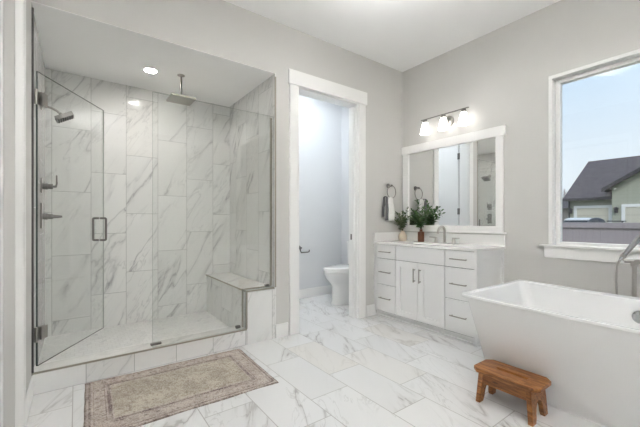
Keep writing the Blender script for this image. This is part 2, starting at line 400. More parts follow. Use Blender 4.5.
b = MB(); b.box(XL - 0.12, XL - 0.090, LY1 + 0.02, LY0 - 0.02, 0.012, 2.18); b.build('door_slab', M['trim'], D2, bevel=0.002)
b = MB(); b.lathe([(0.0, 0), (0.028, 0), (0.028, 0.008), (0.011, 0.012), (0.010, 0.045), (0.0, 0.046)], (XL - 0.088, LY1 + 0.07, 0.93), 'x', 18); b.tube([(XL - 0.047, LY1 + 0.07, 0.93), (XL - 0.045, LY1 + 0.17, 0.93)], 0.009); b.build('door_lever', M['nickel'], D2, smooth=True)
# metal edge strips of the tiled shower opening (trim_5, trim_6)
b = MB(); b.box(XL, XL + 0.010, -0.004, 0.008, 0.131, 2.255); struct(b.build('trim_5', M['strip_dark']))
b = MB(); b.box(SX1 - 0.003, SX1 + 0.011, -0.003, 0.001, 0.441, 2.262); struct(b.build('trim_6', M['strip']))

# ------------------------------------------------------------------ window_1
W = struct(bpy.data.objects.new('window_1', None)); COL.objects.link(W); W.location = Vector((0, WY0, WZ0)) * K
cw = 0.028
b = MB(); b.box(-0.018, 0.0, WY0, WY0 + cw, WZ0, WZ1); b.box(-0.018, 0.0, WY1 - cw, WY1, WZ0, WZ1); b.box(-0.018, 0.0, WY1 - cw, WY0 + cw, WZ1, WZ1 + cw)
b.build('window_casing', M['trim'], W, bevel=0.003)
b = MB(); b.box(-0.001, 0.15, WY0 - 0.003, WY0, WZ0, WZ1); b.box(-0.001, 0.15, WY1, WY1 + 0.003, WZ0, WZ1); b.box(-0.001, 0.15, WY1, WY0, WZ1 - 0.003, WZ1)
b.build('window_jamb', M['trim'], W)
b = MB(); f = 0.028; y0, y1, z0, z1 = WY0 - 0.003, WY1 + 0.003, WZ0, WZ1 - 0.003
b.box(0.045, 0.1, y0 - f, y0, z0, z1); b.box(0.045, 0.1, y1, y1 + f, z0, z1); b.box(0.045, 0.1, y1 + f, y0 - f, z1 - f, z1); b.box(0.045, 0.1, y1 + f, y0 - f, z0, z0 + f + 0.006)
b.build('window_frame', M['trim'], W, bevel=0.004)
b = MB(); b.box(0.060, 0.066, y1 + f, y0 - f, z0 + f, z1 - f); b.build('pane', M['pane'], W)
b = MB(); b.box(-0.045, 0.045, WY1 - 0.09, WY0 + 0.085, WZ0 - 0.004, WZ0 + 0.012); b.build('window_sill', M['trim'], W, bevel=0.003)
b = MB(); b.box(-0.016, 0.0, WY1 - 0.065, WY0 + 0.060, WZ0 - 0.094, WZ0 - 0.004); b.build('window_apron', M['trim'], W, bevel=0.003)

# ------------------------------------------------------------------ shower
T = thing('shower_curb', 'low marble tiled curb across the front of the shower, edged in metal', 'curb', (-2.5, 0.06, 0))
box('tile_face', M['tile_curb'], T, SX0 + 0.004, -1.934, 0.0, WT, 0, 0.125)
b = MB(); b.box(SX0 + 0.004, -1.944, 0.006, WT, 0.125, 0.131); lab(b.build('curb_top', M['slab'], T), 'cream marble curb top')
b = MB(); b.box(SX0 + 0.004, -1.934, -0.004, 0.006, 0.121, 0.1315); b.build('edge_strip', M['strip'], T)
T = thing('shower_bench', 'tiled corner bench at right end of the shower with marble top', 'bench', (-1.8, 0.5, 0))
b = MB(); b.box(-1.930, SX1 - 0.002, 0.0, SY - 0.002, 0.0, 0.425); o = b.build('bench_body', [M['tile_pony'], M['tile_y']], T)
for p in o.data.polygons:
    if abs(p.normal.x) > 0.5: p.material_index = 1
b = MB(); b.box(-1.936, SX1 - 0.002, 0.012, SY - 0.002, 0.425, 0.441); lab(b.build('bench_top', M['slab'], T), 'cream marble seat slab')
b = MB(); b.box(-1.940, -1.928, -0.004, 0.012, 0.131, 0.4415); b.box(-1.928, SX1 - 0.008, -0.004, 0.012, 0.431, 0.4415); b.box(-1.9405, -1.932, 0.012, SY - 0.001, 0.430, 0.4415)
b.build('edge_strip', M['strip'], T)

GY = 0.06
def panel(name, pts, th, parent, m, fr=None):
    """glass sheet from a 2D outline (u, z); fr maps (u, depth) to x, y"""
    b = MB(); b.prism(pts, 1, -th / 2, th / 2, mi_side=1)
    if fr:
        for v in b.bm.verts: v.co = Vector((*fr(v.co.x, v.co.y), v.co.z))
    return b.build(name, m, parent)
T = thing('shower_screen', 'fixed clear glass panel standing on the shower curb and bench', 'glass screen', (-2.2, GY, 0.131))
panel('glass_panel', [(-2.632, 0.137), (-1.945, 0.137), (-1.945, 0.449), (-1.688, 0.449), (-1.688, 1.912), (-2.632, 1.912)], 0.010, T, [M['glass'], M['glass_edge_pale']])
b = MB(); b.box(-1.688, -1.674, GY - 0.008, GY + 0.008, 0.446, 1.915); lab(b.build('wall_channel', M['strip'], T), 'metal channel holding the glass to the wall')
b = MB(); b.box(-1.942, -1.690, GY - 0.008, GY + 0.008, 0.4415, 0.450); b.box(-1.950, -1.9405, GY - 0.008, GY + 0.008, 0.133, 0.450); b.build('bench_channel', M['strip'], T)
for (x, z) in ((-2.60, 0.131),):
    b = MB(); b.box(x - 0.035, x + 0.035, GY - 0.014, GY + 0.014, z + 0.0005, z + 0.014); b.build('clamp', M['dnickel'], T, bevel=0.002)
for (x, z) in ((-1.985, 0.131), (-1.72, 0.4415)):
    b = MB(); b.box(x - 0.018, x + 0.018, GY - 0.013, GY + 0.013, z + 0.0005, z + 0.022); b.build('clamp', M['dnickel'], T, bevel=0.002)
HX, HA, DWID = -3.249, math.radians(59), 0.715
def dfr(u, d): return (HX + u * math.cos(HA) - d * math.sin(HA), GY + u * math.sin(HA) + d * math.cos(HA))
T = thing('shower_door', 'frameless clear glass shower door swung open into the shower', 'shower door', (HX, GY, 0.131))
b = MB(); b.prism([(0.0, 0.146), (DWID, 0.146), (DWID, 1.912), (0.0, 1.912)], 1, -0.005, 0.005, mi_side=1)
for v in b.bm.verts: v.co = Vector((*dfr(v.co.x, v.co.y), v.co.z))
b.bm.faces.ensure_lookup_table()
for f in b.bm.faces:
    if f.material_index == 1 and all(abs((Vector((v.co.x, v.co.y)) - Vector(dfr(DWID, 0))).length) < 0.02 for v in f.verts): f.material_index = 2
b.build('glass_panel', [M['glass'], M['glass_edge'], M['glass_edge_pale']], T)
for z in (0.335, 1.758):
    b = MB(); b.box(XL + 0.001, XL + 0.007, GY - 0.026, GY + 0.026, z - 0.042, z + 0.042); h = b.build('hinge', M['nickel'], T, bevel=0.002)
    b = MB()
    for sd in (-1, 1):
        c = dfr(0.045, sd * 0.0095); b.obox((*c, z), (math.cos(HA), math.sin(HA), 0), (-math.sin(HA), math.cos(HA), 0), (0, 0, 1), 0.026, 0.004, 0.038)
    b.tube([(XL + 0.016, GY - 0.004, z - 0.045), (XL + 0.016, GY - 0.004, z + 0.045)], 0.009, 10)
    b.build('hinge_clamp', M['nickel'], h, smooth=True)
b = MB(); hu, hz0, hz1, hd = DWID - 0.055, 0.862, 1.036, 0.048
for sd in (-1, 1):
    def hp(d, z): return (*dfr(hu, sd * d), z)
    pts = [hp(0.006, hz1)] + bez(hp(hd - 0.02, hz1), hp(hd, hz1), hp(hd, hz1), hp(hd, hz1 - 0.02), 5) + bez(hp(hd, hz0 + 0.02), hp(hd, hz0), hp(hd, hz0), hp(hd - 0.02, hz0), 5) + [hp(0.006, hz0)]
    b.tube(pts, 0.0085, 10)
b.build('pull_handle', M['dnickel'], T, smooth=True)

VY = 0.62   # shower fittings on the left wall
T = thing('wall_shower', 'wall mounted shower head on a curved arm, high on left shower wall', 'shower head', (XL, VY, 1.85))
b = MB(); b.lathe([(0.0, 0.0), (0.030, 0.0), (0.030, 0.006), (0.014, 0.014), (0, 0.015)], (XL, VY, 1.855), 'x', 20); b.build('flange', M['nickel'], T, smooth=True)
tip = (-3.158, VY, 1.822)
b = MB(); b.tube(bez((XL, VY, 1.855), (XL + 0.05, VY, 1.862), (-3.185, VY, 1.85), tip, 12), 0.0085, 10); b.build('shower_arm', M['nickel'], T, smooth=True)
b = MB(); ax = Vector((0.50, 0, -0.87)).normalized(); tv = Vector((0.87, 0, 0.50)); hc = Vector(tip) + ax * 0.034 + tv * 0.012
q = ax.to_track_quat('Z', 'Y'); 
b.tube([Vector(tip), hc - ax * 0.012], 0.011, 10); b.obox(hc, tv, (0, 1, 0), ax, 0.058, 0.058, 0.014); hd_ = b.build('spray_head', M['dnickel'], T, smooth=True)
b = MB()
for ku in range(-3, 4):
    for kv in range(-3, 4):
        p = hc + tv * 0.015 * ku + Vector((0, 0.015 * kv, 0)) + ax * 0.013; b.tube([p, p + ax * 0.006], 0.0045, 6)
b.build('nozzles', M['dark'], hd_)
def valve(name, label, z0, z1, hub_z, lever):
    T = thing(name, label, 'shower valve', (XL, VY, (z0 + z1) / 2))
    b = MB(); b.box(XL, XL + 0.010, VY - 0.038, VY + 0.038, z0, z1); b.build('wall_plate', M['dnickel'], T, bevel=0.002)
    b = MB(); b.lathe([(0.0, 0.0), (0.023, 0.0), (0.023, 0.03), (0.019, 0.034), (0.019, 0.06), (0.0, 0.062)], (XL + 0.01, VY, hub_z), 'x', 20); b.build('hub', M['dnickel'], T, smooth=True)
    b = MB()
    if lever == 'up': b.tube([(XL + 0.062, VY, hub_z), (XL + 0.088, VY, hub_z + 0.002), (XL + 0.092, VY, hub_z + 0.02), (XL + 0.092, VY, hub_z + 0.085)], [0.010, 0.009, 0.006, 0.005], 10)
    else: b.tube([(XL + 0.06, VY, hub_z), (XL + 0.10, VY, hub_z), (XL + 0.125, VY, hub_z)], [0.015, 0.011, 0.008], 12)
    b.build('lever', M['dnickel'], T, smooth=True)
valve('shower_valve', 'small nickel shower valve with upright lever, above the larger valve', 1.222, 1.328, 1.270, 'up')
valve('shower_valve', 'larger nickel shower valve on a tall plate, lower of the two', 0.962, 1.145, 1.048, 'out')
T = thing('rain_shower', 'square rain shower head hanging from the shower ceiling', 'shower head', (-2.318, 0.52, ZS))
rx, ry = -2.318, 0.52
b = MB(); b.lathe([(0.0, 0), (0.030, 0), (0.030, -0.006), (0.013, -0.014), (0, -0.015)], (rx, ry, ZS), 'z', 20); b.build('flange', M['nickel'], T, smooth=True)
b = MB(); b.tube([(rx, ry, ZS - 0.01), (rx, ry, 2.105)], 0.0085, 10); b.lathe([(0.0, 2.112), (0.014, 2.112), (0.016, 2.09), (0, 2.088)], (rx, ry, 0), 'z', 16); b.build('drop_arm', M['dnickel'], T, smooth=True)
M['rain'] = plain('brushed_rain_plate', (0.33, 0.315, 0.27), 0.38, 1.0, var=0.05)
b = MB(); b.box(rx - 0.1, rx + 0.1, ry - 0.1, ry + 0.1, 2.068, 2.088); b.build('spray_plate', M['rain'], T, bevel=0.004)

T = thing('recessed_light', 'round recessed light in the shower ceiling', 'ceiling light', (-2.552, 0.567, ZS))
b = MB(); b.lathe([(0.048, 0.09), (0.0485, 0.09), (0.0485, -0.001), (0.060, -0.001), (0.060, -0.005), (0.047, -0.008), (0.0455, 0.0), (0.0465, 0.075)], (-2.552, 0.567, ZS), 'z', 32); b.build('trim_ring', M['trim'], T, smooth=True)
b = MB(); b.lathe([(0.0, 0.006), (0.0445, 0.006), (0.0445, 0.002), (0.0, 0.001)], (-2.552, 0.567, ZS), 'z', 32); b.build('lens', M['lamp_sh'], T)

# ------------------------------------------------------------------ toilet room
T = thing('toilet', 'white two piece toilet seen through the doorway', 'toilet', (-0.35, 0.6, 0))
def egg(xf, xb, hw, z, n=28, yc=0.6):
    pts = []
    for k in range(n):
        a = 2 * PI * k / n; cx = xb - hw * 0.9
        x = math.cos(a); y = math.sin(a)
        px = cx + (x * hw * 0.9 if x > 0 else x * (cx - xf)); pts.append((px, yc + y * hw, z))
    return pts
b = MB(); b.rings([egg(-0.575, -0.16, 0.118, 0.0), egg(-0.575, -0.16, 0.118, 0.02), egg(-0.560, -0.16, 0.112, 0.05), egg(-0.560, -0.16, 0.112, 0.22), egg(-0.590, -0.16, 0.13, 0.265), egg(-0.645, -0.16, 0.168, 0.32), egg(-0.668, -0.16, 0.182, 0.38), egg(-0.668, -0.16, 0.182, 0.405), egg(-0.655, -0.17, 0.172, 0.410)])
b.build('bowl', M['porcelain'], T, smooth=True, angle=50)
b = MB(); b.rings([egg(-0.672, -0.18, 0.184, 0.414), egg(-0.675, -0.18, 0.186, 0.424), egg(-0.668, -0.18, 0.18, 0.430)]); b.build('seat', M['porcelain'], T, smooth=True)
b = MB(); b.rings([egg(-0.672, -0.17, 0.183, 0.433), egg(-0.674, -0.17, 0.186, 0.442), egg(-0.660, -0.17, 0.176, 0.452), egg(-0.60, -0.2, 0.13, 0.456)]); b.build('lid', M['porcelain'], T, smooth=True)
b = MB(); b.rings([rrect(-0.175, -0.015, 0.42, 0.78, 0.03, 0.40), rrect(-0.182, -0.012, 0.41, 0.79, 0.03, 0.72)]); b.build('tank', M['porcelain'], T, smooth=True)
b = MB(); b.rings([rrect(-0.188, -0.008, 0.402, 0.798, 0.03, 0.721), rrect(-0.188, -0.008, 0.402, 0.798, 0.03, 0.745), rrect(-0.178, -0.018, 0.41, 0.79, 0.03, 0.752)]); b.build('tank_lid', M['porcelain'], T, smooth=True)
b = MB(); b.tube([(-0.180, 0.45, 0.67), (-0.202, 0.45, 0.67), (-0.205, 0.51, 0.665)], 0.008); b.build('flush_lever', M['chrome'], T, smooth=True)
T = thing('toilet_paper_holder', 'empty nickel toilet paper holder on the toilet room wall', 'toilet paper holder', (-0.74, 1.1, 0.66))
b = MB(); b.lathe([(0.0, 0.0), (0.026, 0.0), (0.026, -0.008), (0.012, -0.014), (0.010, -0.06), (0.0, -0.062)], (-0.722, 1.1, 0.665), 'y', 18); b.build('wall_mount', M['dnickel'], T, smooth=True)
b = MB(); b.tube([(-0.722, 1.045, 0.665), (-0.738, 1.043, 0.64), (-0.722, 1.043, 0.605), (-0.62, 1.043, 0.605), (-0.600, 1.043, 0.61), (-0.595, 1.043, 0.635)], 0.008); b.build('roll_arm', M['dnickel'], T, smooth=True)
b = MB(); T = thing('recessed_light', 'round recessed light in the toilet room ceiling', 'ceiling light', (-0.75, 0.55, ZC))
b.lathe([(0.13, 0.0), (0.15, 0.0), (0.15, -0.006), (0.13, -0.009)], (-0.75, 0.55, ZC - 0.0005), 'z', 28); b.build('trim_ring', M['trim'], T, smooth=True)
b = MB(); b.lathe([(0.0, -0.004), (0.132, -0.004), (0.132, -0.007), (0.0, -0.0075)], (-0.75, 0.55, ZC - 0.0005), 'z', 28); b.build('lens', M['lamp_wc'], T)

# ------------------------------------------------------------------ vanity
VF = -0.466; VL, VR = -0.004, -1.135
T = thing('vanity_cabinet', 'white shaker vanity cabinet with six drawers and two doors', 'cabinet', (-0.26, -0.6, 0))
b = MB(); b.box(VF + 0.019, VF + 0.03, VR + 0.004, VL, 0.060, 0.764); b.box(VF + 0.03, -0.005, VR + 0.015, VR + 0.03, 0.060, 0.764); b.box(VF + 0.03, -0.005, VL - 0.015, VL, 0.060, 0.764); b.box(VF + 0.03, -0.005, VR + 0.03, VL - 0.015, 0.060, 0.075); b.box(-0.012, -0.005, VR + 0.03, VL - 0.015, 0.075, 0.764); b.build('carcass', M['gap'], T)
box('toe_kick', M['cab'], T, -0.430, -0.02, VR + 0.015, VL, 0.0, 0.060)
b = MB(); b.box(VF, VF + 0.019, VL - 0.030, VL + 0.0, 0.060, 0.766); b.box(-0.456, -0.44, VR + 0.0145, VL, 0.0, 0.020); b.build('filler_strip', M['cab'], T)
b = MB(); b.box(VF, -0.002, VR, VR + 0.014, 0.0, 0.766); b.box(VF, VF + 0.05, VR - 0.006, VR, 0.0, 0.766); b.box(-0.05, -0.002, VR - 0.006, VR, 0.0, 0.766); b.box(VF + 0.05, -0.05, VR - 0.006, VR, 0.70, 0.766); b.box(VF + 0.05, -0.05, VR - 0.006, VR, 0.0, 0.12)
b.build('side_panel', M['cab'], T, bevel=0.0015)
def bar_handle(parent, c, vertical, ln):
    b = MB(); x, y, z = c
    if vertical:
        b.tube([(x - 0.026, y, z - ln / 2), (x - 0.026, y, z + ln / 2)], 0.0055, 8)
        for s_ in (-1, 1): b.tube([(x, y, z + s_ * (ln / 2 - 0.012)), (x - 0.026, y, z + s_ * (ln / 2 - 0.012))], 0.005, 8)
    else:
        b.tube([(x - 0.026, y - ln / 2, z), (x - 0.026, y + ln / 2, z)], 0.0055, 8)
        for s_ in (-1, 1): b.tube([(x, y + s_ * (ln / 2 - 0.012), z), (x - 0.026, y + s_ * (ln / 2 - 0.012), z)], 0.005, 8)
    b.build('bar_handle', M['nickel'], parent, smooth=True)
G = 0.0035
rows = ((0.622, 0.762), (0.350, 0.616), (0.068, 0.344))
for (ya, yb) in ((-0.035, -0.300), (-0.854, VR + 0.010)):
    for z0, z1 in rows:
        d = box('drawer', M['cab'], T, VF, VF + 0.018, yb + G, ya - G, z0, z1, bevel=0.0018)
        bar_handle(d, (VF, (ya + yb) / 2, (z0 + z1) / 2 if z0 > 0.6 else z1 - 0.135), False, 0.15)
box('false_front', M['cab'], T, VF, VF + 0.018, -0.852 + G, -0.302 - G, 0.622, 0.762, bevel=0.0018)
for (ya, yb, hy) in ((-0.302, -0.5685, -0.537), (-0.5695, -0.852, -0.601)):
    z0, z1, st = 0.068, 0.616, 0.056; a0, a1 = yb + G * 0.6, ya - G * 0.6
    b = MB(); b.box(VF, VF + 0.018, a0, a0 + st, z0, z1); b.box(VF, VF + 0.018, a1 - st, a1, z0, z1); b.box(VF, VF + 0.018, a0 + st, a1 - st, z0, z0 + st); b.box(VF, VF + 0.018, a0 + st, a1 - st, z1 - st, z1)
    b.box(VF + 0.009, VF + 0.017, a0 + st, a1 - st, z0 + st, z1 - st)
    d = b.build('cabinet_door', M['cab'], T, bevel=0.0012)
    bar_handle(d, (VF, hy, 0.497), True, 0.13)
CT = 0.790
T = thing('countertop', 'white quartz vanity countertop with backsplash and side splash', 'countertop', (-0.28, -0.6, 0.771))
SKx, SKy, SA, SB = -0.262, -0.585, 0.135, 0.21
b = MB(); N = 48; x0, x1, y0, y1 = -0.478, -0.001, -1.150, -0.002
z0, z1 = 0.767, CT
holed_plate(b, x0, x1, y0, y1, z0, z1, SKx, SKy, SA, SB, N)
b.build('worktop', M['quartz'], T)
box('backsplash', M['quartz'], T, -0.018, -0.001, -1.150, -0.018, CT, 0.889, bevel=0.002)
box('side_splash', M['quartz'], T, -0.476, -0.001, -0.018, -0.001, CT, 0.889, bevel=0.002)
b = MB(); el = lambda s, z: [(SKx + math.cos(2 * PI * k / N) * SA * s, SKy + math.sin(2 * PI * k / N) * SB * s, z) for k in range(N)]
b.rings([el(1.08, z0 - 0.002), el(1.02, z0 - 0.002), el(1.0, z0 - 0.02), el(0.9, z0 - 0.09), el(0.6, z0 - 0.125), el(0.1, z0 - 0.13)], False, True)
tag(b.build('sink', M['porcelain'], smooth=True), 'white oval undermount sink set in the vanity countertop', 'sink')
T = thing('faucet', 'brushed nickel widespread faucet with arched spout on the countertop', 'faucet', (-0.09, -0.605, CT))
b = MB(); fx, fy_ = -0.085, -0.605
b.lathe([(0, 0), (0.024, 0), (0.024, 0.006), (0.014, 0.012), (0, 0.013)], (fx, fy_, CT), 'z', 20)
b.tube([(fx, fy_, CT), (fx, fy_, CT + 0.11)] + bez((fx, fy_, CT + 0.12), (fx, fy_, CT + 0.185), (fx - 0.11, fy_ + 0.0, CT + 0.185), (fx - 0.115, fy_ + 0.0, CT + 0.10), 14), 0.0125, 12)
b.build('spout', M['lnickel'], T, smooth=True)
for s_ in (1, -1):
    hy = fy_ + s_ * 0.098
    b = MB(); b.lathe([(0, 0), (0.023, 0), (0.023, 0.006), (0.018, 0.012), (0.015, 0.05), (0.015, 0.06), (0, 0.062)], (fx, hy, CT), 'z', 18)
    b.tube([(fx, hy, CT + 0.054), (fx - 0.01, hy + s_ * 0.035, CT + 0.056), (fx - 0.015, hy + s_ * 0.07, CT + 0.058)], [0.008, 0.006, 0.005], 10)
    b.build('handle', M['lnickel'], T, smooth=True)

# ------------------------------------------------------------------ vases with greenery
b = MB(); vx, vy = -0.09, -0.078
b.lathe([(0, 0), (0.034, 0), (0.042, 0.01), (0.047, 0.035), (0.046, 0.058), (0.036, 0.08), (0.022, 0.094), (0.021, 0.108), (0.024, 0.113), (0.019, 0.113), (0.017, 0.09), (0, 0.085)], (vx, vy, CT), 'z', 28)
tag(b.build('vase', M['cream'], smooth=True), 'round cream ceramic vase on the countertop corner', 'vase')
b = MB(); ux, uy = -0.072, -0.312
b.lathe([(0, 0), (0.032, 0), (0.034, 0.004), (0.034, 0.098), (0.030, 0.106), (0.016, 0.112), (0.015, 0.128), (0.018, 0.132), (0.013, 0.132), (0.012, 0.1), (0, 0.095)], (ux, uy, CT), 'z', 28)
tag(b.build('vase', M['brown'], smooth=True), 'slim dark brown bottle vase on the countertop', 'vase')
def leaf(b, p, d, up, L, Wd, mi=0):
    d = d.normalized(); s = d.cross(up)
    s = s.normalized() if s.length > 1e-4 else Vector((1, 0, 0)); nrm = s.cross(d)
    cols = []
    for t, w, h in ((0.0, 0.06, 0), (0.25, 0.8, 0.04), (0.5, 1.0, 0.06), (0.78, 0.7, 0.03), (1.0, 0.05, -0.06)):
        c = p + d * L * t + nrm * L * h
        cols.append([b.bm.verts.new(c - s * Wd * w / 2 + nrm * Wd * 0.15 * w), b.bm.verts.new(c), b.bm.verts.new(c + s * Wd * w / 2 + nrm * Wd * 0.15 * w)])
    for a, c in zip(cols, cols[1:]):
        for i in (0, 1):
            f = b.bm.faces.new((a[i], a[i + 1], c[i + 1], c[i])); f.material_index = mi
def bunch(name, label, base, tips, nl, L, Wd, mats, seed, cat='plant'):
    rnd = random.Random(seed); base = Vector(base); T = thing(name, label, cat, base)
    bs, bl = MB(), MB()
    for tp in tips:
        tp = Vector(tp); h = tp - base
        pts = bez(base - Vector((0, 0, 0.03)), base + Vector((h.x * 0.08, h.y * 0.08, h.z * 0.4)), base + Vector((h.x * 0.45, h.y * 0.45, h.z * 0.75)), tp, 14)
        bs.tube(pts, [0.0022 - 0.0012 * i / 14 for i in range(15)], 5)
        for k in range(nl):
            t = 0.22 + 0.78 * (k + rnd.random() * 0.5) / nl; i = min(13, int(t * 14)); fpos = t * 14 - i
            p = pts[i].lerp(pts[i + 1], max(0, min(1, fpos))); tg = (pts[i + 1] - pts[i]).normalized()
            a = k * 2.4 + rnd.random() * 0.8; side = tg.cross(Vector((math.cos(a), math.sin(a), 0.2))).normalized()
            d = (side * 0.9 + tg * (0.35 + 0.5 * t) + Vector((0, 0, rnd.uniform(-0.25, 0.15))))
            sc = (1.0 - 0.45 * max(0, t - 0.45)) * rnd.uniform(0.75, 1.15)
            leaf(bl, p, d, Vector((rnd.uniform(-0.4, 0.4), rnd.uniform(-0.4, 0.4), 1)), L * sc, Wd * sc, 1 if rnd.random() < 0.25 else 0)
        leaf(bl, tp, tg, Vector((1, 0, 0.3)), L * 0.6, Wd * 0.5)
    bs.build('stems', M['stem'], T, smooth='all'); bl.build('leaves', mats, T, smooth='all')
bunch('eucalyptus_bunch', 'loose green sprigs standing in the cream vase', (vx, vy, CT + 0.10),
      [(vx - 0.05, vy + 0.045, 1.10), (vx + 0.02, vy + 0.02, 1.04), (vx - 0.02, vy - 0.02, 1.11), (vx - 0.01, vy - 0.075, 1.15), (vx - 0.09, vy + 0.02, 1.04), (vx - 0.06, vy - 0.085, 1.06), (vx - 0.02, vy + 0.045, 1.00), (vx - 0.08, vy + 0.055, 1.02), (vx + 0.02, vy - 0.06, 1.05), (vx - 0.10, vy - 0.03, 1.08)], 17, 0.046, 0.027, [M['leaf_a'], M['leaf_c']], 3)
bunch('leafy_branch_bunch', 'fuller dark green leafy branches in the brown bottle vase', (ux, uy, CT + 0.12),
      [(ux - 0.02, uy + 0.03, 1.22), (ux - 0.03, uy + 0.09, 1.13), (ux - 0.01, uy - 0.12, 1.15), (ux - 0.06, uy - 0.14, 1.09), (ux - 0.01, uy - 0.02, 1.11), (ux - 0.08, uy + 0.04, 1.06), (ux + 0.01, uy + 0.07, 1.06), (ux + 0.01, uy - 0.06, 1.06), (ux - 0.09, uy - 0.06, 1.04), (ux - 0.02, uy - 0.15, 1.12), (ux - 0.05, uy + 0.06, 1.11), (ux - 0.1, uy, 1.1), (ux - 0.05, uy - 0.07, 1.15)], 17, 0.055, 0.030, [M['leaf_b'], M['leaf_a']], 5)

# ------------------------------------------------------------------ mirror, lamp, towel
T = thing('wall_mirror', 'large mirror in a white board frame above the vanity', 'mirror', (0, -0.585, 0.9))
b = MB(); b.box(-0.006, -0.001, -1.082, -0.092, 0.955, 1.78); b.build('mirror_glass', M['mirror'], T)
b = MB(); b.box(-0.022, -0.001, -0.098, -0.024, 0.967, 1.772); b.box(-0.022, -0.001, -1.14, -1.074, 0.967, 1.772)
b.box(-0.022, -0.001, -1.14, -0.024, 0.905, 0.967); b.build('frame', M['trim'], T, bevel=0.003)
box('frame_head', M['trim'], T, -0.030, -0.001, -1.158, -0.008, 1.772, 1.858, bevel=0.003)
box('frame_sill', M['trim'], T, -0.034, -0.001, -1.165, -0.012, 0.898, 0.914, bevel=0.003)
T = thing('vanity_light', 'nickel three light vanity bar with glowing frosted shades above the mirror', 'wall lamp', (0, -0.6, 2.03))
b = MB(); b.lathe([(0, -0.001), (0.055, -0.001), (0.055, -0.014), (0.045, -0.020), (0, -0.021)], (0, -0.60, 2.025), 'x', 28); b.build('back_plate', M['nickel'], T, smooth=True)
b = MB(); b.tube(bez((-0.02, -0.60, 2.025), (-0.07, -0.60, 2.025), (-0.1, -0.60, 2.03), (-0.1, -0.60, 2.08), 8), 0.008, 10); b.build('arm', M['nickel'], T, smooth=True)
b = MB(); b.box(-0.109, -0.091, -0.865, -0.335, 2.075, 2.083); b.build('bar', M['dnickel'], T, bevel=0.002)
for y in (-0.385, -0.60, -0.815):
    b = MB(); b.lathe([(0, 0), (0.022, 0), (0.022, -0.035), (0, -0.036)], (-0.1, y, 2.075), 'z', 20); b.build('socket', M['dnickel'], T, smooth=True)
    b = MB(); b.lathe([(0.026, 0), (0.034, -0.03), (0.042, -0.07), (0.053, -0.118), (0.050, -0.118), (0.039, -0.07), (0.022, -0.004)], (-0.1, y, 2.045), 'z', 28)
    b.build('lamp_shade', M['shade'], T, smooth=True)
T = thing('towel_ring', 'nickel towel ring on the wall beside the mirror', 'towel ring', (-0.26, 0, 1.4))
b = MB(); b.lathe([(0, 0), (0.026, 0), (0.026, -0.008), (0.012, -0.014), (0.011, -0.06), (0, -0.062)], (-0.245, 0, 1.405), 'y', 20); b.build('wall_mount', M['dnickel'], T, smooth=True)
rc = Vector((-0.245, -0.052, 1.335))
b = MB(); b.tube([rc + Vector((0.070 * math.cos(a), 0, 0.070 * math.sin(a))) for a in [2 * PI * k / 28 for k in range(29)]], 0.005, 8); b.build('ring', M['nickel'], T, smooth=True)
T = thing('hand_towel', 'white hand towel with a grey fold hanging from the towel ring', 'towel', (-0.26, -0.05, 1.03))
def drape(x0, x1, yf, yb_, ztop, zf, zb, th, ph):
    """cloth folded over the ring: front fall and back fall"""
    b = MB(); prof = []
    n = 10
    for i in range(n + 1): prof.append((yf + 0.002 * math.sin(i), zf + (ztop - 0.014 - zf) * i / n))
    for k in range(1, 6): a = PI * k / 6; prof.append(((yf + yb_) / 2 - (yb_ - yf) / 2 * math.cos(a), ztop - 0.014 + 0.014 * math.sin(a)))
    for i in range(n + 1): prof.append((yb_, ztop - 0.014 - (ztop - 0.014 - zb) * i / n))
    m = 12; grid = []
    for j in range(m + 1):
        u = j / m; row = []
        for (y, z) in prof:
            sq = 0.45 + 0.55 * min(1, max(0, (ztop - z) / 0.12)); x = (x0 + x1) / 2 + (u - 0.5) * (x1 - x0) * sq
            row.append(b.bm.verts.new((x, y - 0.006 * math.sin(u * 9 + ph) * sq, z)))
        grid.append(row)
    for a, c in zip(grid, grid[1:]):
        for i in range(len(prof) - 1): b.bm.faces.new((a[i], a[i + 1], c[i + 1], c[i]))
    return b
o = drape(-0.345, -0.212, -0.066, -0.040, 1.275, 1.015, 1.05, 0.008, 0.4).build('white_cloth', M['towel'], T, smooth='all')
m_ = o.modifiers.new('thick', 'SOLIDIFY'); m_.thickness = 0.007 * K
o = drape(-0.372, -0.318, -0.080, -0.030, 1.281, 1.02, 1.06, 0.008, 2.0).build('grey_cloth', M['towel_grey'], T, smooth='all'); lab(o, 'charcoal grey layer of the towel')
m_ = o.modifiers.new('thick', 'SOLIDIFY'); m_.thickness = 0.006 * K

# ------------------------------------------------------------------ bathtub and filler
T = thing('bathtub', 'white rectangular freestanding bathtub under the window', 'bathtub', (-0.79, -2.28, 0))
b = MB(); X0, X1, Y1, Y0 = -1.195, -0.40, -1.432, -3.13
def rr(x0, x1, y0, y1, r, z, inner=False):
    """rounded rectangle with points along its straight sides; the rim dips slightly at the middle of the long sides"""
    cor = rrect(x0, x1, y0, y1, r, z, 6); n = 7; out = []
    for q in range(4):
        arc = cor[q * n:(q + 1) * n]; out += arc; a, c_ = Vector(arc[-1]), Vector(cor[((q + 1) * n) % len(cor)])
        for t in [0.008, 0.03] + [k / 20 for k in range(1, 20)] + [0.97, 0.992]: out.append(tuple(a.lerp(c_, t)))
    res = []
    for x, y, z_ in out:
        t = max(0.0, 1 - ((y + 2.28) / 0.85) ** 2); dz = -0.014 * t * max(0, z_ / 0.55); dx = -0.05 * t if inner and x > -0.7 else 0.0
        res.append((x + dx, y, z_ + dz))
    return res
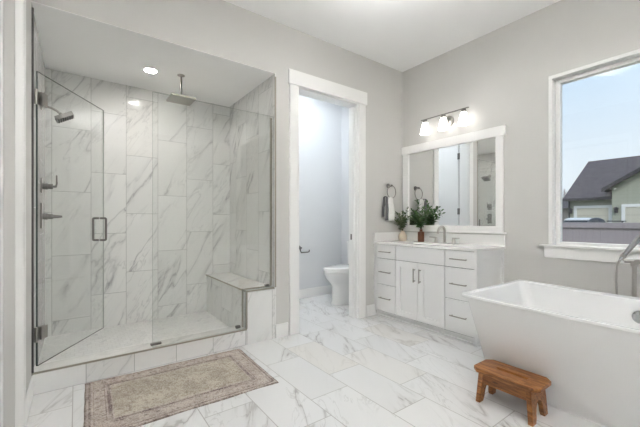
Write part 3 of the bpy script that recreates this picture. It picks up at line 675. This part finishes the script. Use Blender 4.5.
b.rings([rr(-0.960, -0.555, -3.03, -1.500, 0.012, 0.0), rr(-0.960, -0.553, -3.03, -1.500, 0.012, 0.010), *[rr(-0.968 - 0.216 * t, -0.55 + 0.135 * t, -3.035 - 0.077 * t, -1.499 + 0.029 * t, 0.012, 0.014 + 0.534 * t) for t in (0, 0.012, 0.04, 0.15, 0.3, 0.45, 0.6, 0.75, 0.88, 0.96, 0.99, 1)],
         rr(X0 + 0.004, X1 - 0.004, Y0 + 0.004, Y1 - 0.004, 0.02, 0.562), rr(X0, X1, Y0, Y1, 0.022, 0.567), rr(X0, X1, Y0, Y1, 0.022, 0.577), rr(X0 + 0.004, X1 - 0.004, Y0 + 0.004, Y1 - 0.004, 0.02, 0.580),
         rr(-1.172, -0.432, -3.10, -1.458, 0.05, 0.580, True), rr(-1.166, -0.438, -3.09, -1.464, 0.05, 0.574, True), rr(-1.095, -0.47, -3.04, -1.512, 0.06, 0.42, True), rr(-1.015, -0.52, -2.98, -1.58, 0.08, 0.24, True), rr(-0.965, -0.56, -2.92, -1.66, 0.10, 0.16, True), rr(-0.89, -0.64, -2.8, -1.80, 0.10, 0.14, True)])
b.build('tub_shell', M['acrylic'], T, smooth=True, angle=24)
b = MB(); b.lathe([(0, 0), (0.036, 0), (0.036, -0.008), (0.028, -0.013), (0, -0.014)], (-0.503, -2.108, 0.475), 'x', 24); b.build('overflow_cover', M['chrome'], T, smooth=True)
T = thing('tub_filler', 'chrome floor mounted tub filler with hand shower behind the bathtub', 'faucet', (-0.30, -2.045, 0))
b = MB(); px, py = -0.27, -2.04
b.lathe([(0, 0), (0.04, 0), (0.04, 0.008), (0.018, 0.016), (0, 0.017)], (px, py, 0), 'z', 20); b.tube([(px, py, 0.0), (px, py, 0.755)], 0.0125, 12); b.lathe([(0, 0), (0.019, 0), (0.019, 0.03), (0, 0.032)], (px, py, 0.735), 'z', 16); b.build('riser', M['lnickel'], T, smooth=True)
b = MB(); b.lathe([(0, 0), (0.04, 0), (0.04, 0.008), (0.018, 0.016), (0, 0.017)], (px, py - 0.16, 0), 'z', 20); b.tube([(px, py - 0.16, 0.0), (px, py - 0.16, 0.755)], 0.0125, 12); b.build('riser', M['lnickel'], T, smooth=True)
b = MB(); b.tube([(px, py + 0.045, 0.765), (px, py - 0.20, 0.765)], 0.014, 12)
for y in (py - 0.02, py - 0.14): b.tube([(px, y, 0.765), (px - 0.035, y, 0.765)], 0.017, 12)
b.build('valve_body', M['lnickel'], T, smooth=True)
b = MB(); b.tube([(px, py - 0.08, 0.77), (px, py - 0.08, 0.85)] + bez((px, py - 0.08, 0.86), (px, py - 0.08, 0.95), (px - 0.19, py - 0.08, 0.95), (px - 0.20, py - 0.08, 0.84), 10), 0.013, 12); b.build('spout', M['chrome'], T, smooth=True)
cu, cl = Vector((px - 0.005, py - 0.03, 0.925)), Vector((px - 0.005, py + 0.064, 0.772))
b = MB(); b.tube([(px, py + 0.045, 0.765), (px - 0.003, py + 0.055, 0.785)], 0.008, 10); b.tube([cl.lerp(cu, 0.1), cl.lerp(cu, 0.2)], 0.017, 12); b.build('cradle', M['lnickel'], T, smooth=True)
b = MB(); b.tube([cl, cl.lerp(cu, 0.08), cl.lerp(cu, 0.5), cl.lerp(cu, 0.9), cu], [0.009, 0.012, 0.0145, 0.017, 0.015], 12)
b.build('hand_shower', M['chrome'], T, smooth=True)
b = MB(); b.tube(bez(cl, cl + Vector((0, 0.03, -0.06)), Vector((px, py + 0.085, 0.62)), Vector((px, py + 0.08, 0.45)), 10) + bez(Vector((px, py + 0.08, 0.43)), Vector((px, py + 0.08, 0.2)), Vector((px, py - 0.02, 0.15)), Vector((px, py - 0.06, 0.4)), 10) + [Vector((px, py - 0.07, 0.75))], 0.0065, 8); b.build('hose', M['lnickel'], T, smooth='all')

# ------------------------------------------------------------------ step stool
T = thing('step_stool', 'small reddish wooden step stool with a slot handle beside the bathtub', 'stool', (-1.135, -1.70, 0))
sx0, sx1, sy0, sy1 = -1.252, -1.054, -1.873, -1.532
scx, scy = (sx0 + sx1) / 2, (sy0 + sy1) / 2
# top board with clipped corners and a slot
c = 0.032; slot = [(scx - 0.011, scy - 0.085), (scx + 0.011, scy - 0.085), (scx + 0.011, scy + 0.075), (scx - 0.011, scy + 0.075)]
out = [(sx0 + c, sy0), (sx1 - c, sy0), (sx1, sy0 + c), (sx1, sy1 - c), (sx1 - c, sy1), (sx0 + c, sy1), (sx0, sy1 - c), (sx0, sy0 + c)]
inn = [slot[0], slot[1], slot[1], slot[2], slot[2], slot[3], slot[3], slot[0]]
b = MB(); zt0, zt1 = 0.168, 0.190
def ringz(L, z, e=0): return [(p[0] + e * (p[0] - scx > 0) - e * (p[0] - scx < 0), p[1], z) for p in L]
b.rings([[(p[0], p[1], zt0) for p in inn], [(p[0], p[1], zt0) for p in out], [(p[0], p[1], zt1) for p in out], [(p[0], p[1], zt1) for p in inn], [(p[0], p[1], zt0) for p in inn]], False, False)
bmesh.ops.remove_doubles(b.bm, verts=b.bm.verts, dist=1e-5); b.bm.faces.ensure_lookup_table()
bmesh.ops.dissolve_degenerate(b.bm, edges=b.bm.edges, dist=1e-6)
b.build('top', M['wood'], T, bevel=0.004, seg=2)
for (xa, xb) in ((sx0 + 0.020, sx0 + 0.036), (sx1 - 0.036, sx1 - 0.020)):
    box('apron', M['wood'], T, xa, xb, sy0 + 0.042, sy1 - 0.042, 0.108, 0.1678, bevel=0.003)
for (yt, yb0) in ((sy1 - 0.050, sy1 - 0.036), (sy0 + 0.050, sy0 + 0.036)):
    b = MB(); pts = [(-0.088, 0.1678), (-0.094, 0.0), (-0.052, 0.0)] + [(-0.042 * math.cos(a) if True else 0, 0.025 + 0.075 * math.sin(a)) for a in [PI * k / 10 for k in range(11)]] + [(0.052, 0.0), (0.094, 0.0), (0.088, 0.1678)]
    b.prism(pts, 1, -0.012, 0.012)
    for v in b.bm.verts:
        t = 1 - v.co.z / 0.168; v.co = Vector((scx + v.co.x, yt + (yb0 - yt) * t + v.co.y, v.co.z))
    b.build('leg_panel', M['wood'], T, bevel=0.003)

# ------------------------------------------------------------------ rug
n = NT('worn_persian_rug'); P = n.pos(obj=True); x, y, z = n.sep(P)
HXr, HYr = 0.50, 0.335
ex = n.math('SUBTRACT', HXr, n.math('ABSOLUTE', x)); ey = n.math('SUBTRACT', HYr, n.math('ABSOLUTE', y)); ed = n.math('MINIMUM', ex, ey)
fine = n.noise(P, 150.0, 3, 0.7); mid = n.noise(P, 48.0, 4, 0.7, 0.4); big = n.noise(P, 7.0, 4, 0.6, 0.6); wear = n.smooth(n.noise(P, 12.0, 5, 0.7), 0.36, 0.62)
def cells(scale, lo, hi):
    v_ = n.n('ShaderNodeTexVoronoi', feature='F1'); n.put(v_.inputs['Vector'], P); v_.inputs['Scale'].default_value = scale
    return n.smooth(v_.outputs['Distance'], lo, hi, 1.0, 0.0), n.sep(v_.outputs['Color'])[0]
ros, rid = cells(30.0, 0.20, 0.36); ros2, rid2 = cells(62.0, 0.2, 0.42)
LT, TP_, DK = c4(0.56, 0.52, 0.435), c4(0.42, 0.375, 0.305), c4(0.145, 0.105, 0.105)
field = n.mix(n.smooth(big, 0.36, 0.64), LT, TP_)
field = n.mix(n.math('MULTIPLY', n.math('MULTIPLY', ros2, n.smooth(rid2, 0.35, 0.6)), n.math('MULTIPLY', wear, 0.55)), field, DK)
field = n.mix(n.math('MULTIPLY', n.smooth(mid, 0.47, 0.60), 0.55), field, c4(0.24, 0.18, 0.15))
bord = n.mix(n.smooth(big, 0.40, 0.60), c4(0.55, 0.49, 0.44), c4(0.45, 0.385, 0.345))
bord = n.mix(n.math('MULTIPLY', n.math('MULTIPLY', ros, n.smooth(rid, 0.25, 0.5)), n.math('ADD', 0.25, n.math('MULTIPLY', wear, 0.55))), bord, DK)
bord = n.mix(n.math('MULTIPLY', n.smooth(mid, 0.49, 0.62), 0.6), bord, c4(0.24, 0.185, 0.175))
col = n.mix(n.smooth(ed, 0.128, 0.130), bord, field)
def band(lo, hi): return n.math('MULTIPLY', n.smooth(ed, lo, lo + 0.002), n.smooth(ed, hi - 0.002, hi, 1.0, 0.0))
for lo, hi, cc, st in ((-0.01, 0.008, (0.15, 0.11, 0.095), 0.9), (0.018, 0.030, (0.14, 0.095, 0.09), 0.8), (0.034, 0.040, (0.52, 0.45, 0.39), 0.6), (0.040, 0.045, (0.16, 0.11, 0.10), 0.7), (0.094, 0.100, (0.15, 0.10, 0.10), 0.75), (0.106, 0.126, (0.125, 0.08, 0.082), 0.8), (0.128, 0.133, (0.52, 0.46, 0.40), 0.6)):
    col = n.mix(n.math('MULTIPLY', n.math('MULTIPLY', band(lo, hi), st), n.math('ADD', 0.40, n.math('MULTIPLY', wear, 0.6))), col, c4(*cc))
col = n.mix(n.smooth(fine, 0.50, 0.64, 0, 0.65), col, c4(0.68, 0.62, 0.56))
col = n.mix(n.smooth(fine, 0.34, 0.48, 0.5, 0), col, c4(0.17, 0.125, 0.11))
n.bsdf(col, 0.95, bump=n.math('ADD', fine, mid), bstr=0.6, bdist=0.003, spec=0.1); M['rug'] = n.m
b = MB(); NX, NY = 60, 40; top = []
for i in range(NX + 1):
    row = []
    for j in range(NY + 1):
        u, v = i / NX, j / NY; xx = -0.50 + 1.0 * u; yy = -0.335 + 0.67 * v
        edge = min(u, 1 - u) * NX, min(v, 1 - v) * NY; e0 = min(1, min(edge))
        wob = 0.001 * math.sin(v * 23) * (1 - min(1, edge[0] / 6)) + 0.0
        row.append(b.bm.verts.new((xx + wob, yy + 0.003 * math.sin(u * 17), 0.0055 * e0 + 0.002 + 0.0012 * math.sin(u * 13) * math.sin(v * 9))))
    top.append(row)
for i in range(NX):
    for j in range(NY): b.bm.faces.new((top[i][j], top[i + 1][j], top[i + 1][j + 1], top[i][j + 1]))
bd = [top[i][0] for i in range(NX + 1)] + [top[NX][j] for j in range(1, NY + 1)] + [top[i][NY] for i in range(NX - 1, -1, -1)] + [top[0][j] for j in range(NY - 1, 0, -1)]
lowv = [b.bm.verts.new((v.co.x, v.co.y, 0.0004)) for v in bd]
for i in range(len(bd)): j = (i + 1) % len(bd); b.bm.faces.new((bd[i], lowv[i], lowv[j], bd[j]))
b.bm.faces.new(lowv[::-1])
o = b.build('bath_rug', M['rug'], smooth='all'); tag(o, 'faded taupe patterned rug lying in front of the shower', 'rug')
o.location = Vector((-2.525, -0.362, 0)) * K; o.rotation_euler.z = math.radians(-1.6)

# ------------------------------------------------------------------ added fill lamps, unseen above the frame, to brighten the main room
def fill_bowl_lamp(x, y, label, lit='lamp'):
    """added fill uplight: an opaque white bowl on a stem whose lit disc faces the ceiling"""
    T = thing('fill_lamp', label, 'ceiling light', (x, y, ZC))
    b = MB(); b.lathe([(0.0, 0), (0.07, 0), (0.07, -0.02), (0.012, -0.03), (0.012, -0.25), (0, -0.25)], (x, y, ZC), 'z', 24); b.build('stem', M['nickel'], T, smooth=True)
    b = MB(); b.lathe([(0.30, -0.19), (0.29, -0.23), (0.22, -0.27), (0.0, -0.29), (0.0, -0.28), (0.21, -0.26), (0.28, -0.225), (0.285, -0.19)], (x, y, ZC), 'z', 40); b.build('bowl', M['trim'], T, smooth=True)
    b = MB(); b.lathe([(0.013, -0.228), (0.27, -0.228), (0.27, -0.232), (0.013, -0.232)], (x, y, ZC), 'z', 40); b.build('lit_disc', M[lit], T)
fill_bowl_lamp(-2.88, -2.25, 'added fill lamp, white uplight bowl nearest the shower')
fill_bowl_lamp(-1.50, -1.25, 'added fill lamp, white uplight bowl nearest the vanity', 'fill_low')
fill_bowl_lamp(-2.85, -3.20, 'added fill lamp, white uplight bowl halfway along the left wall')
fill_bowl_lamp(-2.70, -4.10, 'added fill lamp, white uplight bowl by the front wall')

# ================================================================== outside the window
M['roof'] = None
n = NT('grey_roof_shingle'); P = n.pos(); x, y, z = n.sep(P)
br = n.n('ShaderNodeTexBrick'); n.put(br.inputs['Vector'], n.comb(y, n.math('MULTIPLY', z, 1.9), 0.0)); br.inputs['Scale'].default_value = 3.2
br.inputs['Color1'].default_value = c4(0.075, 0.06, 0.062); br.inputs['Color2'].default_value = c4(0.155, 0.13, 0.132); br.inputs['Mortar'].default_value = c4(0.05, 0.042, 0.044); br.inputs['Mortar Size'].default_value = 0.03
c = n.mix(n.smooth(n.noise(P, 9.0, 4, 0.7), 0.35, 0.7, 0, 0.5), br.outputs[0], c4(0.16, 0.135, 0.137)); n.bsdf(c, 0.95, bump=br.outputs[1], bstr=0.3, bdist=0.02); M['roof'] = n.m
def lap(name, col, pitch, axis=2):
    n = NT(name); P = n.pos(); q = n.sep(P)
    t = n.math('FRACT', n.math('DIVIDE', q[axis], pitch)); line = n.smooth(t, 0.0, 0.12, 1.0, 0.0)
    cc = n.mix(n.math('MULTIPLY', line, 0.45), c4(*col), c4(*[v * 0.55 for v in col]))
    n.bsdf(cc, 0.8, bump=n.math('SUBTRACT', 1.0, t), bstr=0.5, bdist=0.02); return n.m
M['siding'] = lap('sage_green_lap_siding', (0.36, 0.37, 0.295), 0.16)
M['garage'] = lap('cream_garage_door_panels', (0.56, 0.53, 0.44), 0.42)
M['fence'] = lap('grey_vinyl_fence_boards', (0.365, 0.315, 0.325), 0.125, 1)
M['fence_rail'] = plain('grey_vinyl_rail', (0.335, 0.29, 0.30), 0.6)
M['otrim'] = plain('white_outdoor_trim', (0.78, 0.78, 0.76), 0.6)
M['fascia'] = plain('dark_grey_fascia', (0.055, 0.05, 0.052), 0.7)
M['tan'] = lap('tan_lap_siding', (0.23, 0.21, 0.195), 0.18)
M['grass'] = plain('winter_lawn', (0.16, 0.16, 0.08), 0.95, var=0.35, vscale=3)
M['carpaint'] = plain('white_car_paint', (0.72, 0.72, 0.72), 0.2, coat=0.5)
M['carglass'] = plain('dark_car_glass', (0.03, 0.035, 0.04), 0.08)
M['bark'] = plain('grey_bark', (0.25, 0.22, 0.21), 0.9, var=0.2)
GZ = -0.25
o = box('ground', M['grass'], None, 0.16, 60, -40, 40, GZ - 0.2, GZ); struct(o)
HX0 = 18.0
T = thing('neighbor_house', 'sage green house with grey shingle roof beyond the fence', 'house', (HX0 + 4, 0, GZ))
b = MB(); b.box(HX0, HX0 + 7.6, -8, 3.86, GZ, 2.16); b.build('wall', M['siding'], T)
# main roof: gable with ridge along y
ez, rz, exx, rxx = 2.16, 4.57, HX0 - 0.35, HX0 + 3.8
b = MB(); sec = [(exx, ez), (rxx, rz), (rxx + 4.2, ez), (rxx + 4.2, ez - 0.1), (rxx, rz - 0.14), (exx, ez - 0.1)]
b.prism(sec, 1, -8.3, 3.99); b.build('roof', M['roof'], T)
b = MB(); b.prism([(HX0 + 0.03, 2.1), (HX0 + 7.57, 2.1), (rxx, rz - 0.18)], 1, 3.6, 3.86); b.build('gable_end', M['siding'], T)
b = MB(); b.box(exx - 0.06, exx + 0.02, -8.3, 4.0, ez - 0.13, ez + 0.0); b.build('gutter', M['fascia'], T)
b = MB(); b.tube([(HX0 - 0.05, 3.80, ez - 0.1), (HX0 - 0.05, 3.80, GZ)], 0.035, 8); b.build('downspout', M['fascia'], T, smooth=True)
# projecting gable wing on the right
gx, gy0, gy1 = HX0 - 0.45, 1.97, -3.85; pk = (gy0 + gy1) / 2; gz = 2.72; gp = gz + (gy0 - pk) * 0.62
b = MB(); b.prism([(gy0, GZ), (gy0, gz - 0.1), (pk, gp - 0.1), (gy1, gz - 0.1), (gy1, GZ)], 0, gx, HX0 + 4.0); b.build('gable_wing', M['siding'], T)
for s_, ya in ((1, gy0), (-1, gy1)):
    ye = ya + s_ * 0.30; ze = gz - 0.30 * 0.62
    b = MB(); b.prism([(ye, ze), (pk, gp + 0.02), (pk, gp - 0.1), (ye, ze - 0.11)], 0, gx - 0.3, HX0 + 3.9); b.build('wing_roof', M['roof'], T)
    b = MB(); b.prism([(ye + s_ * 0.02, ze + 0.02), (pk, gp + 0.05), (pk, gp - 0.14), (ye + s_ * 0.02, ze - 0.16)], 0, gx - 0.36, gx - 0.30); b.build('rake_board', M['fascia'], T)
for (xf, ya, yb, zt) in ((HX0, 3.60, 2.06, 1.775), (gx, 1.62, -1.20, 1.775)):
    t = 0.13; b = MB(); b.box(xf - 0.05, xf, yb, ya, zt - t, zt); b.box(xf - 0.05, xf, ya - t, ya, GZ, zt - t); b.box(xf - 0.05, xf, yb, yb + t, GZ, zt - t); g_ = b.build('garage_trim', M['otrim'], T)
    b = MB(); b.box(xf - 0.02, xf, yb + t, ya - t, GZ, zt - t); b.build('garage_door', M['garage'], g_)
for (xf, y) in ((HX0, 3.72), (gx, 1.80)):
    b = MB(); b.box(xf - 0.02, xf, y - 0.05, y + 0.05, 1.38, 1.62); b.lathe([(0.0, 0.0), (0.06, 0.0), (0.08, 0.17), (0.11, 0.19), (0.03, 0.27), (0, 0.275)], (xf - 0.11, y, 1.40), 'z', 10); b.build('lantern', M['fascia'], T)
T = thing('vinyl_fence', 'grey vinyl privacy fence outside the window', 'fence', (6, 0, GZ))
b = MB(); b.box(6.0, 6.03, -12, 9, GZ, 0.86); b.build('fence_boards', M['fence'], T)
b = MB(); b.box(5.96, 6.07, -12, 9, 0.853, 0.975); b.box(5.97, 6.06, -12, 9, GZ + 0.05, GZ + 0.18); b.build('rail', M['fence_rail'], T, bevel=0.006)
for y in (8.4, 5.7, 3.0, -3.6, -6.3): box('post', M['fence_rail'], T, 5.95, 6.08, y - 0.065, y + 0.065, GZ, 1.02, bevel=0.006)
def car(name, label, x, y, h, paint):
    """small hatchback, nose towards -x; x, y is the middle of the car"""
    T = thing(name, label, 'car', (x, y, GZ)); z = GZ; sd = [(1.9, 0.18), (1.95, 0.5), (1.8, 0.68), (0.6, 0.74), (-1.2, 0.74), (-1.85, 0.64), (-1.95, 0.4), (-1.9, 0.15)]
    b = MB(); b.rings([[(x + w_ * p, y + i, z + q_ * h / 1.35) for p, q_ in sd] for i, w_ in ((-0.78, 0.97), (-0.72, 1.0), (0.72, 1.0), (0.78, 0.97))]); b.build('car_body', paint, T, bevel=0.03)
    zb, zt = z + 0.74 * h / 1.35, z + h - 0.13
    b = MB(); b.rings([rrect(x - 1.0, x + 1.5, y - 0.72, y + 0.72, 0.1, zb - 0.01, 4), rrect(x - 0.42, x + 1.0, y - 0.5, y + 0.5, 0.15, zt, 4)]); b.build('car_windows', M['carglass'], T)
    b = MB(); b.rings([rrect(x - 0.45, x + 1.05, y - 0.52, y + 0.52, 0.15, zt, 6), rrect(x - 0.42, x + 1.02, y - 0.5, y + 0.5, 0.15, zt + 0.06, 6), rrect(x - 0.28, x + 0.86, y - 0.42, y + 0.42, 0.2, zt + 0.115, 6), rrect(x - 0.1, x + 0.6, y - 0.3, y + 0.3, 0.2, zt + 0.13, 6)]); b.build('car_roof', paint, T, smooth='all')
    for wx in (1.25, -1.25):
        for wy in (-0.80, 0.66):
            b = MB(); b.lathe([(0, 0), (0.30, 0), (0.30, 0.16), (0, 0.16)], (x + wx, y + wy, z + 0.30), 'y', 20); b.build('wheel', M['carglass'], T, smooth=True)
car('parked_car', 'white car parked by the garage, roof showing over the fence', 15.4, 2.62, 1.40, M['carpaint'])
T = thing('kettle_grill', 'dark domed grill top showing over the fence, right of the white car', 'grill', (9.0, 0.44, GZ))
M['grill'] = plain('black_enamel', (0.035, 0.035, 0.038), 0.3)
b = MB(); gx_, gy_ = 9.0, 0.44
b.lathe([(0, 0.72), (0.14, 0.75), (0.22, 0.86), (0.24, 0.97)], (gx_, gy_, GZ + 0.07), 'z', 24); b.build('grill_bowl', M['grill'], T, smooth=True)
b = MB(); b.lathe([(0, 1.285), (0.06, 1.28), (0.16, 1.23), (0.22, 1.12), (0.24, 0.98), (0, 0.975)], (gx_, gy_, GZ + 0.07), 'z', 24); b.build('grill_lid', M['grill'], T, smooth=True)
b = MB(); b.box(gx_ - 0.15, gx_ + 0.15, gy_ - 0.62, gy_ - 0.26, GZ + 1.235, GZ + 1.265); b.build('side_shelf', M['grill'], T)
for k in range(3):
    a = 2 * PI * k / 3; b = MB(); b.tube([(gx_ + 0.14 * math.cos(a), gy_ + 0.14 * math.sin(a), GZ + 0.84), (gx_ + 0.26 * math.cos(a), gy_ + 0.26 * math.sin(a), GZ)], 0.015); b.build('leg', M['grill'], T, smooth=True)
b = MB(); b.tube([(gx_, gy_ - 0.25, GZ + 1.0), (gx_, gy_ - 0.58, GZ + 1.235)], 0.012); b.build('shelf_brace', M['grill'], T, smooth=True)
T = thing('distant_house', 'brownish house wall far behind the left of the green house', 'house', (30, 9.5, GZ))
b = MB(); b.box(27, 32, 6.1, 12, GZ, 2.0); b.build('wall', M['tan'], T)
b = MB(); b.prism([(26.7, 1.95), (29.5, 2.85), (32.3, 1.95)], 1, 5.9, 12.3); b.build('roof', M['roof'], T)
T = thing('bare_tree', 'thin bare tree standing left of the green house roof', 'tree', (34, 9.6, GZ))
b = MB(); rnd = random.Random(4)
def branch(p, d, ln, r, dep):
    q_ = p + d * ln; b.tube([p, p.lerp(q_, 0.5) + Vector((rnd.uniform(-.05, .05), rnd.uniform(-.05, .05), 0)) * ln, q_], [r, r * 0.85, r * 0.65], 5)
    if dep:
        for k in range(3): branch(p.lerp(q_, rnd.uniform(0.6, 1.0)), (d + Vector((rnd.uniform(-.6, .6), rnd.uniform(-.6, .6), rnd.uniform(0, .4)))).normalized(), ln * 0.68, r * 0.55, dep - 1)
branch(Vector((34, 9.6, GZ)), Vector((0, 0, 1)), 2.0, 0.09, 4); b.build('branches', M['bark'], T, smooth='all')
